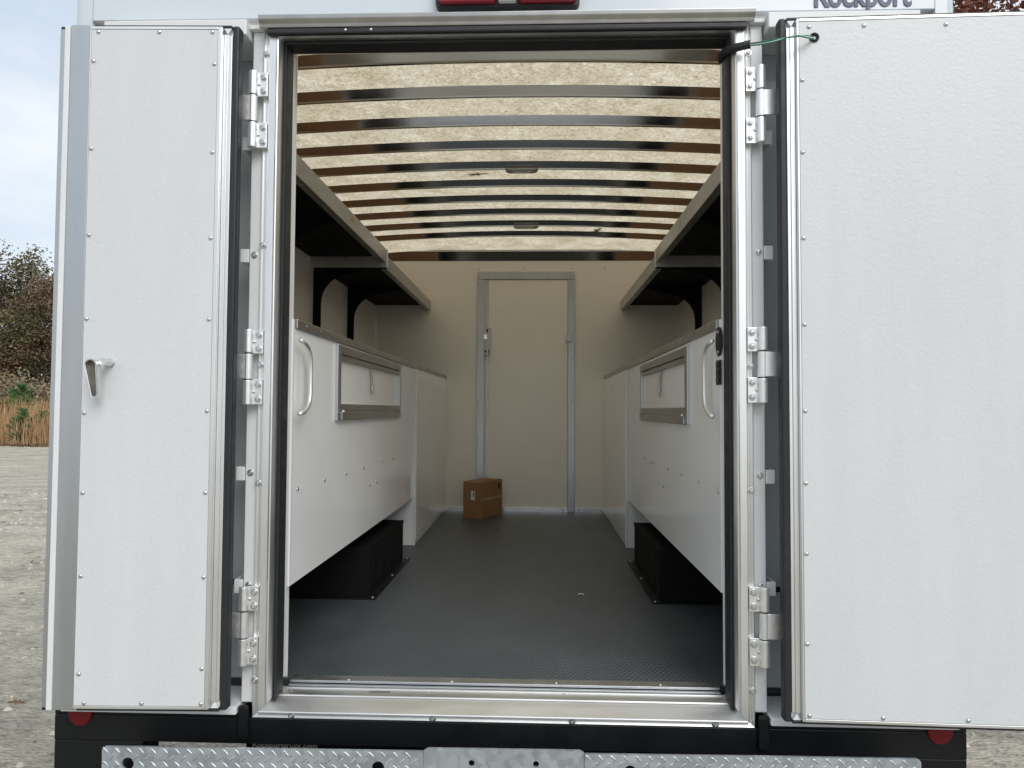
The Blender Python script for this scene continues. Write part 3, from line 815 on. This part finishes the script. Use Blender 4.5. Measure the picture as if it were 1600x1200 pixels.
# wire from the head into the wide door
g = on_door(dr, yr, .7305, 1272, 59)
gm = MB().lathe([(.0125, -.001), (.0125, .004), (.009, .006), (.006, .003), (.004, -.0005)], 18, 'y', tuple(g)).build('grommet', 'rubber', dr)
def spline(pts, n=10):
    pts = [Vector(p) for p in pts]; out = []
    for i in range(len(pts) - 1):
        p0 = pts[max(i - 1, 0)]; p1 = pts[i]; p2 = pts[i + 1]; p3 = pts[min(i + 2, len(pts) - 1)]
        for k in range(n):
            t_ = k / n
            out.append(.5 * ((2 * p1) + (p2 - p0) * t_ + (2 * p0 - 5 * p1 + 4 * p2 - p3) * t_ ** 2 + (3 * p1 - p0 - 3 * p2 + p3) * t_ ** 3))
    return out + [pts[-1]]
loom = spline([U(1129, 96, y=.10), U(1128, 88, y=.055), U(1136, 80, y=.010), U(1152, 74, y=-.030), U(1172, 69, y=-.045)], 14)
lr = [.0105 + (.0012 if i % 2 else 0) for i in range(len(loom))]
lm = MB().tube(loom, lr, 12).build('wire_loom', 'rubber', truck)
for mat, dx, dz in (('green', 0, .002), ('whitewire', 0, -.0012), ('green', .001, -.0028)):
    path = spline([U(1165, 70, y=-.043) + Vector((0, 0, dz)), U(1190, 67, y=-.070) + Vector((0, -dz, dz)), U(1212, 63, y=-.100) + Vector((0, 0, dz * 1.2)), U(1240, 57, y=-.118) + Vector((0, 0, -dz * .6)), U(1260, 57, y=-.122) + Vector((0, dz, dz * 1.6)), U(1270, 59, y=-.105) + Vector((0, 0, dz)), g + Vector((0, .004, dz))], 8)
    MB().tube(path, .0019, 8).build('wire', mat, lm, smooth=True)

# ---- under-frame, bumper, wheels
bandz = (U(280, 1163, y=.004).z + U(1300, 1180, y=.004).z) / 2
fb = P('rear_crossmember', 'black', .003, None, False, None, 2, (-1.2365, 1.2365, .004, .085, bandz, .6515))
for s in (-1, 1):
    P('frame_post', 'black', .003, None, False, None, 2, (s * .985, s * 1.2365, .006, .09, .20, bandz - .0005))
    P('crossmember_riser', 'black', .002, None, False, None, 2, (s * .7175, s * 1.2360, .0045, .084, .6520, .6675))
    P('upright', 'black', .006, None, False, None, 3, (s * .688, s * .7165, -.012, .003, .60, .6885))
    q = U(125, 1117, y=0) if s < 0 else U(1469, 1139, y=0)
    MB().lathe([(.033, 0), (.033, .004), (.030, .006), (.012, .0065)], 28, 'y', (q.x, .0035, .655)).build('reflector', 'reflector', truck)
    # hanging flap with lettering just behind the crossmember
    fl = P('mud_flap', 'black', .001, None, False, None, 2, ((-.72, .72)[s > 0], (-.13, .16)[s > 0], .060, .0655, .28, bandz - .0005))
    a, b = (U(395, 1169, y=.058), U(495, 1171, y=.058)) if s < 0 else (U(1130, 1180, y=.058), U(1224, 1184, y=.058))
    put('lettering', text_mesh('Rockporttruck.com' if s < 0 else 'www.rockporttruck.com', b.x - a.x, .0008, .008, 'vinyl', squash=.020), (a.x, .0585, (a.z + b.z) / 2 + .003), fl, label='small white lettering half hidden above the bumper')
P('crossmember', 'black', 0, None, False, None, 2, (-.13, .16, .03, .06, .30, bandz - .0005))
BY = -.115
def bz(px, py): return U(px, py, y=BY)
tl, tr_ = bz(160, 1166), bz(1440, 1186)
zt = (tl.z + tr_.z) / 2
mid0, mid1 = bz(662, 1170).x, bz(914, 1176).x
hl = [bz(200, 1194), bz(591, 1198)]; hr = [bz(985, 1200), bz(1392, 1208)]
def half(xa, xb, holes, round_left):
    r = .012; o = []
    if round_left:
        o = [(xa, zt - .22)] + [(xa + r - r * math.cos(i * math.pi / 12), zt - r + r * math.sin(i * math.pi / 12)) for i in range(7)] + [(xb, zt), (xb, zt - .22)]
    else:
        o = [(xa, zt - .22), (xa, zt)] + [(xb - r + r * math.sin(i * math.pi / 12), zt - r + r * math.cos(i * math.pi / 12)) for i in range(7)] + [(xb, zt - .22)]
    return put('tread_plate', plate_mesh(o, [(h.x, zt - .043, .0155) for h in holes], BY, BY + .006, 'plate'), (0, 0, 0), bump_e)
bump_e = P('bumper', 'black', .003, None, False, None, 2, (tl.x + .02, tr_.x - .02, BY + .03, BY + .09, zt - .20, zt - .075))
pl_l = half(tl.x, mid0, hl, True); pl_r = half(mid1, tr_.x, hr, False)
cm = put('hitch_plate', plate_mesh([(mid0 + .001, zt - .23), (mid0 + .001, zt + .0005), (mid0 + .012, zt + .006), (mid1 - .012, zt + .006), (mid1 - .001, zt + .0005), (mid1 - .001, zt - .23)],
    [(bz(737, 1186).x, zt - .030, .0078), (bz(838, 1187).x, zt - .030, .0078)], BY + .004, BY + .010, 'plate'), (0, 0, 0), bump_e)
for mid in (mid0, mid1): P('plate_web', 'plate', .001, bump_e, False, None, 2, (mid - .004, mid + .004, BY + .0105, BY + .031, zt - .2, zt - .03))
for s in (-1, 1): P('plate_bracket', 'black', .001, bump_e, False, None, 2, (s * .80, s * .86, BY + .088, .05, zt - .18, zt - .09))
def lugs(xa, xb, holes):
    m = MB(); dz_, dx_ = .0262, .0315; row = 0
    z = zt - .011
    while z > zt - .21:
        x = xa + .010 + (dx_ / 2 if row % 2 else 0); i = 0
        while x < xb - .010:
            if all(math.hypot(x - h.x, z - (zt - .043)) > .024 for h in holes):
                a = math.radians(45 if row % 2 else -45) + random.uniform(-.08, .08)
                ca, sa = math.cos(a), math.sin(a); L, W, H = .0128, .0034, .0014
                base = [(-L, 0), (-L * .5, W), (L * .5, W), (L, 0), (L * .5, -W), (-L * .5, -W)]
                top = [(-L * .55, 0), (-L * .35, W * .35), (L * .35, W * .35), (L * .55, 0), (L * .35, -W * .35), (-L * .35, -W * .35)]
                f_ = lambda q, h: (x + q[0] * ca - q[1] * sa, BY - h, z + q[0] * sa + q[1] * ca)
                m.loft([f_(q, -.0005) for q in base], [f_(q, H) for q in top])
            x += dx_
        z -= dz_ / 1.6; row += 1
    return m
for (xa, xb, hh, par) in ((tl.x, mid0, hl, pl_l), (mid1, tr_.x, hr, pl_r)):
    tag(lugs(xa, xb, hh).build('tread_lugs', 'plate', par), kind='stuff')
bump_e.rotation_euler = (0, math.atan2(tl.z - tr_.z, tr_.x - tl.x), 0)
P('frame_rail', 'black', .004, None, False, None, 2, (-.44, -.36, .09, 3.9, .36, .56))
P('frame_rail', 'black', .004, None, False, None, 2, (.36, .44, .09, 3.9, .36, .56))
P('floor_sheet', 'black', 0, None, False, None, 2, (-1.23, 1.23, .09, YB + .05, .60, .655))
m = MB().tube([(-.9, 1.39, .37), (.9, 1.39, .37)], .05, 12); m.build('rear_axle', 'black', truck)
for x in (-1.06, -.80, .80, 1.06):
    w = MB(); w.lathe([(.20, -.10), (.34, -.10), (.368, -.075), (.372, 0), (.368, .075), (.34, .10), (.20, .10)], 36, 'x', (x, 1.39, .372))
    wo_ = w.build('wheel', 'tyre', truck)
    MB().lathe([(.205, -.06), (.205, .06), (.10, .07), (.06, .02)], 24, 'x', (x, 1.39, .372)).build('rim', 'white', wo_)

# ================================================================== loose things
# carton on the cargo floor, turned a little, by the walk-through door
bc = U(752, 812, z=FZ)
bw, bd, bh = .165, .235, .262
ang = math.radians(38)
def carton():
    root = empty('cardboard_box', (bc.x, bc.y, FZ), 'brown taped cardboard box on cargo floor beside walk-through door', 'box')
    # corner nearest the viewer at the root; one face runs left, the other right
    eL = Vector((-math.cos(math.radians(26)), math.sin(math.radians(26)), 0)); eR = Vector((math.cos(math.radians(50)), math.sin(math.radians(50)), 0))
    eR = Vector((math.sin(math.radians(26)), math.cos(math.radians(26)), 0))
    def bb(l0, l1, r0, r1, z0, z1, mat, name, bev, par):
        m = MB()
        loop = lambda z: [tuple(eL * a + eR * b + Vector((0, 0, z))) for a, b in ((l0, r0), (l1, r0), (l1, r1), (l0, r1))]
        m.loft(loop(z0), loop(z1))
        m.v = [(v[0] + bc.x, v[1] + bc.y, v[2] + FZ) for v in m.v]
        return m.build(name, mat, par, bev)
    body = bb(0, .155, 0, .31, .0005, bh, 'card', 'carton', .004, root)
    bb(.0, .155, .003, .152, bh - .001, bh + .003, 'card', 'flap', .001, root)
    bb(.0, .155, .157, .307, bh - .001, bh + .003, 'card', 'flap', .001, root)
    bb(-.0008, .0, .0, .31, .128, .150, 'tape', 'tape', 0, root)
    bb(.055, .088, -.0010, .0, .135, .20, 'paper', 'shipping_label', 0, root)
    bb(.062, .070, -.0016, -.0009, .158, .190, 'black', 'barcode', 0, root)
    bb(-.0008, .0, .24, .28, .20, .24, 'black', 'handling_mark', 0, root)
    return root
carton()
# two fallen oak leaves lying on the roof sheet, seen through it
def leaf_mesh(size, mat, seedv):
    rnd = random.Random(seedv); m = MB(); n = 26; pts = []
    for i in range(n):
        a = 2 * math.pi * i / n
        r = size * (.42 + .30 * math.cos(a * 5 + seedv) + .12 * rnd.random()) * (1.25 - .6 * abs(math.sin(a)))
        pts.append((r * math.cos(a) * 1.15, r * math.sin(a) * .75))
    top = [(x, y, .004 + .004 * rnd.random()) for x, y in pts]
    bot = [(x, y, .002) for x, y in pts]
    m.loft(bot, top)
    m.tube([(size * .3, 0, .004), (size * 1.1, size * .1, .005)], .0018, 5)
    return m.mesh('leaf', mat)
for px, py, sd, sz in ((745, 272, 3, .062), (933, 360, 8, .085)):
    d = U(px, py, y=1.0) - CAM; t_ = 1.0
    q = None
    for z in (2.79,):
        q = U(px, py, z=z); q = U(px, py, z=RZ(q.x) + .001)
    lab = 'small dry leaf lying on translucent roof behind the nearer dome lamp' if sd == 3 else 'dry curled leaf on translucent roof beside the farther dome lamp'
    tag(put('oak_leaf', leaf_mesh(sz, 'leaf_rust', sd), (q.x, q.y, RZ(q.x) + .0005), rot=(0, 0, sd)), lab, 'leaf', 'dry leaves on the roof')
q = U(908, 930, z=FZ)
sp = MB().tube(spline([(-.012, 0, .002), (-.006, .010, .0028), (.006, .010, .0030), (.012, 0, .002)], 5), .0016, 6)
tag(put('wire_scrap', sp.mesh('wire_scrap', 'paper'), (q.x, q.y, FZ + .0005)), 'tiny pale curl of scrap on dark rubber floor', 'scrap')

# gravel stones lying loose (nobody could count them)
def stones(name, n, region, smin, smax):
    rnd = random.Random(5); m = MB()
    for _ in range(n):
        x = rnd.uniform(region[0], region[1]); y = rnd.uniform(region[2], region[3])
        s_ = smin + (smax - smin) * rnd.random() ** 3.2
        a0 = rnd.random() * 6.3; sx = s_ * rnd.uniform(.7, 1.4); sy = s_ * rnd.uniform(.7, 1.2); h = s_ * rnd.uniform(.35, .75)
        base = []; top = []
        near = max(0.0, min(1.0, (math.hypot(x, y - 1.0) - 3.2) / 4))
        zz = .035 * near * mnoise.noise((x * .45, y * .45, 3.1)) + .014 * near * mnoise.noise((x * 1.9, y * 1.9, 1.7)) - .003
        for i in range(6):
            a = a0 + i * math.pi / 3 + rnd.uniform(-.25, .25); r = rnd.uniform(.8, 1.1); r2 = rnd.uniform(.35, .65)
            base.append((x + sx * r * math.cos(a), y + sy * r * math.sin(a), zz - .004)); top.append((x + sx * r2 * math.cos(a), y + sy * r2 * math.sin(a), zz + h * rnd.uniform(.8, 1.1)))
        m.loft(base, top)
    return tag(m.build(name, 'stone', None, raw=True), 'loose grey and beige stones scattered over the gravel lot', 'gravel', kind='stuff')
stones('loose_gravel', 9000, (-9, -1.35, -1.5, 12), .006, .034)
stones('loose_gravel', 1500, (1.35, 7, -1.5, 7), .006, .030)
# a few fallen leaves on the gravel to the left
LM = [leaf_mesh(.045, 'leaf_rust', k) for k in (2, 5)]
for i, (px, py, lab) in enumerate([(62, 792, 'upper'), (64, 799, ''), (90, 866, ''), (99, 880, ''), (52, 1101, '')]):
    q = U(px * .5, py, z=0.0)
    o = put('fallen_leaf', LM[i % 2], (q.x, q.y, .012), rot=(.1 * i, .15, i * 1.7), scale=.9)
    tag(o, 'curled reddish fallen leaf on pale gravel left of the truck', 'leaf', 'fallen leaves on the gravel')

# ================================================================== edge of the wood
def leaf_quads(m, rnd, c, spread, n, size, flat=.5):
    for _ in range(n):
        p = c + Vector((rnd.gauss(0, spread), rnd.gauss(0, spread), rnd.gauss(0, spread * .7)))
        d = Vector((rnd.uniform(-1, 1), rnd.uniform(-1, 1), rnd.uniform(-.8, .8))).normalized()
        e = d.orthogonal().normalized(); e = (e * math.cos(1.3 * rnd.random() * 5) + d.cross(e) * math.sin(rnd.random() * 6)).normalized()
        L = size * rnd.uniform(.6, 1.3); W = L * rnd.uniform(.4, .7)
        m.add([p - d * L, p + e * W, p + d * L, p - e * W], [(0, 1, 2, 3)])

def make_tree(name, label, seedv, height, leafmat, at, leaves, spread, lsize, bare=.35, group=None, lean=0.0, low=.22, cat='tree'):
    rnd = random.Random(seedv)
    root = empty(name, at, label, cat, group)
    wood = MB(); crown = MB()
    tips = []
    def grow(p, d, length, r, depth):
        n = 4; pts = [p]; rr = [r]
        for i in range(n):
            d = (d + Vector((rnd.gauss(0, .16), rnd.gauss(0, .16), rnd.gauss(0.03, .10)))).normalized()
            p = p + d * (length / n); pts.append(p); rr.append(r * (1 - .55 * (i + 1) / n))
        wood.tube(pts, rr, 7 if depth < 2 else 4, cap=False)
        if depth >= 2:
            tips.extend(pts[2:])
        if depth < 4 and r > .004:
            kids = rnd.randint(3, 4) if depth < 2 else rnd.randint(2, 3)
            for k in range(kids):
                i = rnd.randint(2, n) if depth else rnd.randint(1, n)
                a = rnd.random() * 6.28
                side = d.orthogonal().normalized(); side = side * math.cos(a) + d.cross(side) * math.sin(a)
                nd = (d * rnd.uniform(.4, .9) + side * rnd.uniform(.6, 1.1) + Vector((0, 0, .18))).normalized()
                grow(pts[i], nd, length * rnd.uniform(.55, .8), rr[i] * rnd.uniform(.5, .7), depth + 1)
    base = Vector((0, 0, -.15))
    trunk = []; rr = []; d = Vector((lean, 0, 1)).normalized(); p = base.copy(); R0 = height * .016
    for i in range(8):
        trunk.append(p.copy()); rr.append(R0 * (1.25 if i == 0 else 1 - .09 * i))
        d = (d + Vector((rnd.gauss(0, .06), rnd.gauss(0, .06), 0))).normalized(); p = p + d * height * .085
    wood.tube(trunk, rr, 9, cap=False)
    for i in range(2, 8):
        for k in range(2 if i < 7 else 4):
            if i / 8 < low: continue
            a = rnd.random() * 6.28
            nd = Vector((math.cos(a), math.sin(a), rnd.uniform(.25, .9) if i < 7 else rnd.uniform(.8, 1.6))).normalized()
            grow(trunk[i], nd, height * spread * rnd.uniform(.8, 1.2) * (1.15 - i * .06), rr[i] * .55, 1)
    rnd.shuffle(tips)
    use = tips[:int(len(tips) * (1 - bare))]
    per = max(1, int(leaves / max(1, len(use))))
    for t_ in use: leaf_quads(crown, rnd, t_, height * .026, per, lsize)
    wo = bpy.data.meshes.new('trunk'); wo.from_pydata(wood.v, [], wood.f); wo.materials.append(M['bark'])
    put('trunk', wo, root.location, root)
    cr = bpy.data.meshes.new('crown'); cr.from_pydata(crown.v, [], crown.f); cr.materials.append(M[leafmat])
    put('crown', cr, root.location, root)
    return root

def copy_tree(src, at, rz, k, label=None):
    r = src.copy(); col.objects.link(r); r.location = at; r.rotation_euler = (0, 0, rz); r.scale = (k, k, k)
    if label: r['label'] = label
    for ch in src.children:
        c_ = ch.copy(); col.objects.link(c_); c_.parent = r
    return r

def at_px(px, y):     # where a plant stands: on the ground at depth y, in the direction of that column
    q = U(px, 640, y=y); return Vector((q.x, y, -.06))
G = 'trees at the edge of the gravel lot'
t1 = make_tree('oak_tree', 'olive brown oak with a dense leafy crown behind tan shrubs', 11, 12.6, 'leaf_olive', at_px(22, 37), 13000, .21, .085, .18, G)
t2 = make_tree('oak_tree', 'rust leaved oak crowding the olive brown oak behind tan shrubs', 23, 10.4, 'leaf_rust', at_px(88, 36.5), 7500, .22, .08, .25, G, low=.1)
t3 = make_tree('bare_tree', 'nearly bare grey tree with fine twigs above the oaks', 31, 13.6, 'leaf_olive', at_px(2, 43), 1200, .20, .07, .85, G)
t4 = make_tree('oak_tree', 'low dark olive oak with crossing limbs under the taller oaks', 47, 7.6, 'leaf_olive', at_px(48, 36), 9000, .24, .08, .2, G, low=.05)
far_label = 'brown and olive tree further along the wood edge beside the gravel lot'
for i, (px, y, src, k) in enumerate([(-60, 37, t1, .98), (-140, 36, t4, 1.15), (-230, 38, t2, 1.05), (120, 40, t1, .9), (190, 37, t4, 1.2), (260, 40, t2, 1.0), (58, 47, t1, 1.0), (-20, 48, t2, 1.1), (95, 50, t1, 1.05), (330, 39, t1, .95), (400, 37, t4, 1.2), (470, 40, t2, 1.05), (540, 38, t1, .9)]):
    copy_tree(src, at_px(px, y), 1.3 + i * 1.9, k, {6: 'brown leaved tree standing behind the olive brown oak', 7: 'rust brown tree standing behind the nearly bare tree', 8: 'olive tree standing behind the rust leaved oak'}.get(i, far_label))
red = make_tree('red_oak', 'red brown oak overhanging behind the wide cargo door', 61, 12.5, 'leaf_red', (9.9, 11.2, -.02), 12500, .25, .07, .02, None, low=.3)

# tan shrubs in front of the trees
def shrub(name, label, at, h, w, n, seedv, group):
    rnd = random.Random(seedv); root = empty(name, at, label, 'shrub', group)
    st = MB(); hd = MB()
    for _ in range(n):
        a = rnd.random() * 6.28; r = w * math.sqrt(rnd.random())
        top = Vector((r * math.cos(a) * 1.1, r * math.sin(a) * 1.1, h * rnd.uniform(.55, 1.0) * (1 - .35 * (r / w) ** 2)))
        b0 = Vector((r * math.cos(a) * .35, r * math.sin(a) * .35, -.1))
        mid = (b0 + top) * .5 + Vector((rnd.gauss(0, .08), rnd.gauss(0, .08), .1))
        st.tube([b0, mid, top], [.016, .010, .004], 4, cap=False)
        for f_ in (.45, .6, .75, .9, 1.0):
            leaf_quads(hd, rnd, b0.lerp(top, f_), .13 * h / 3, 5, .075)
    for nm, mb, mt in (('stems', st, 'bark'), ('seed_heads', hd, 'leaf_tan')):
        me = bpy.data.meshes.new(nm); me.from_pydata(mb.v, [], mb.f); me.materials.append(M[mt]); put(nm, me, root.location, root)
    return root
sh1 = shrub('tan_shrub', 'tall tan feathery shrub below the nearly bare grey tree', at_px(12, 31), 3.3, 1.5, 150, 3, 'tan shrubs before the wood')
for i, (px, y, k) in enumerate([(45, 32, .95), (72, 31.3, .85), (-40, 31, 1.05), (-95, 31.8, .95), (-160, 31, 1.0), (105, 31.6, 1.0), (165, 31, .9), (230, 32, 1.05), (28, 33.2, 1.08), (300, 31.2, 1.0), (370, 32, .9), (440, 31.4, 1.05)]):
    lab = {0: 'tan shrub behind the slim young pine and the orange grass', 1: 'low tan shrub at the foot of the rust leaved oak', 8: 'tan shrub behind the tall dark young pine'}.get(i, 'tan feathery shrub further along the wood edge')
    copy_tree(sh1, at_px(px, y), i * 1.1, k, lab)
# young pines in the grass
def pine(label, at, h, seedv):
    rnd = random.Random(seedv); root = empty('pine_sapling', at, label, 'pine', 'young pines in the dry grass')
    tr = MB().tube([(0, 0, -.1), (0, 0, h)], [.03, .006], 6)
    nd = MB()
    for lv_ in range(9):
        z = h * (.08 + .9 * lv_ / 9); rad = h * .42 * (1 - lv_ / 10.5)
        for k in range(7):
            a = rnd.random() * 6.28
            tip = Vector((rad * math.cos(a), rad * math.sin(a), z + rad * .55 * rnd.uniform(.6, 1.4)))
            tr.tube([(0, 0, z), tuple(tip)], [.010, .003], 4, cap=False)
            for _ in range(70):
                f_ = rnd.uniform(.3, 1.08); p = Vector((0, 0, z)).lerp(tip, f_)
                d = Vector((rnd.gauss(0, 1), rnd.gauss(0, 1), rnd.gauss(.5, .8))).normalized() * rnd.uniform(.07, .14)
                e = d.orthogonal().normalized() * .009
                nd.add([p - e, p + e, p + d], [(0, 1, 2)])
    for nm, mb, mt in (('trunk', tr, 'bark'), ('needles', nd, 'pine')):
        me = bpy.data.meshes.new(nm); me.from_pydata(mb.v, [], mb.f); me.materials.append(M[mt]); put(nm, me, root.location, root)
    return root
p1 = pine('bushy green young pine standing in orange grass at the gravel edge', at_px(36, 26.6), 1.55, 4)
copy_tree(p1, at_px(68, 27.2), 1.0, .95, 'slim green young pine in orange grass beside the bushy pine')
copy_tree(p1, at_px(32, 30.0), 2.4, 1.75, 'tall dark young pine among the tan shrubs')
copy_tree(p1, at_px(4, 28.6), 4.0, 1.2, 'young pine half hidden in the dry grass')
copy_tree(p1, at_px(110, 27.4), 5.0, 1.1, 'young pine in dry grass further along the lot edge')
copy_tree(p1, at_px(-70, 27.4), 3.0, 1.3, 'young pine in dry grass further along the lot edge')
# dry grass
rnd = random.Random(17); gm_ = MB()
for _ in range(20000):
    y = 26.2 + 5.5 * rnd.random() ** 1.2; x = rnd.uniform(-33, -10) * (y / 29)
    h = rnd.uniform(.8, 2.1) * (.55 + .45 * min(1, (y - 26) / 1.5)); w = rnd.uniform(.006, .013)
    lx, ly = rnd.gauss(0, .16) * h, rnd.gauss(0, .16) * h
    gm_.add([(x - w, y, -.08), (x + w, y, -.08), (x + w + lx * .45, y + ly * .45, h * .6), (x - w + lx * .45, y + ly * .45, h * .6), (x + lx, y + ly, h)], [(0, 1, 2, 3), (3, 2, 4)])
tag(gm_.build('dry_grass', 'grass', None, raw=True), 'tall orange dry grass along the gravel edge', 'grass', kind='stuff')
# leaf litter between gravel and grass
lt = MB()
for _ in range(9000):
    y = GRAVEL_END - .3 + rnd.random() * 2.4; x = rnd.uniform(-30, -9)
    leaf_quads(lt, rnd, Vector((x, y, -.02)), .03, 1, .055)
tag(lt.build('leaf_litter', 'leaf_rust', None, raw=True), 'brown fallen leaves in a strip along the gravel edge', 'leaves', kind='stuff')
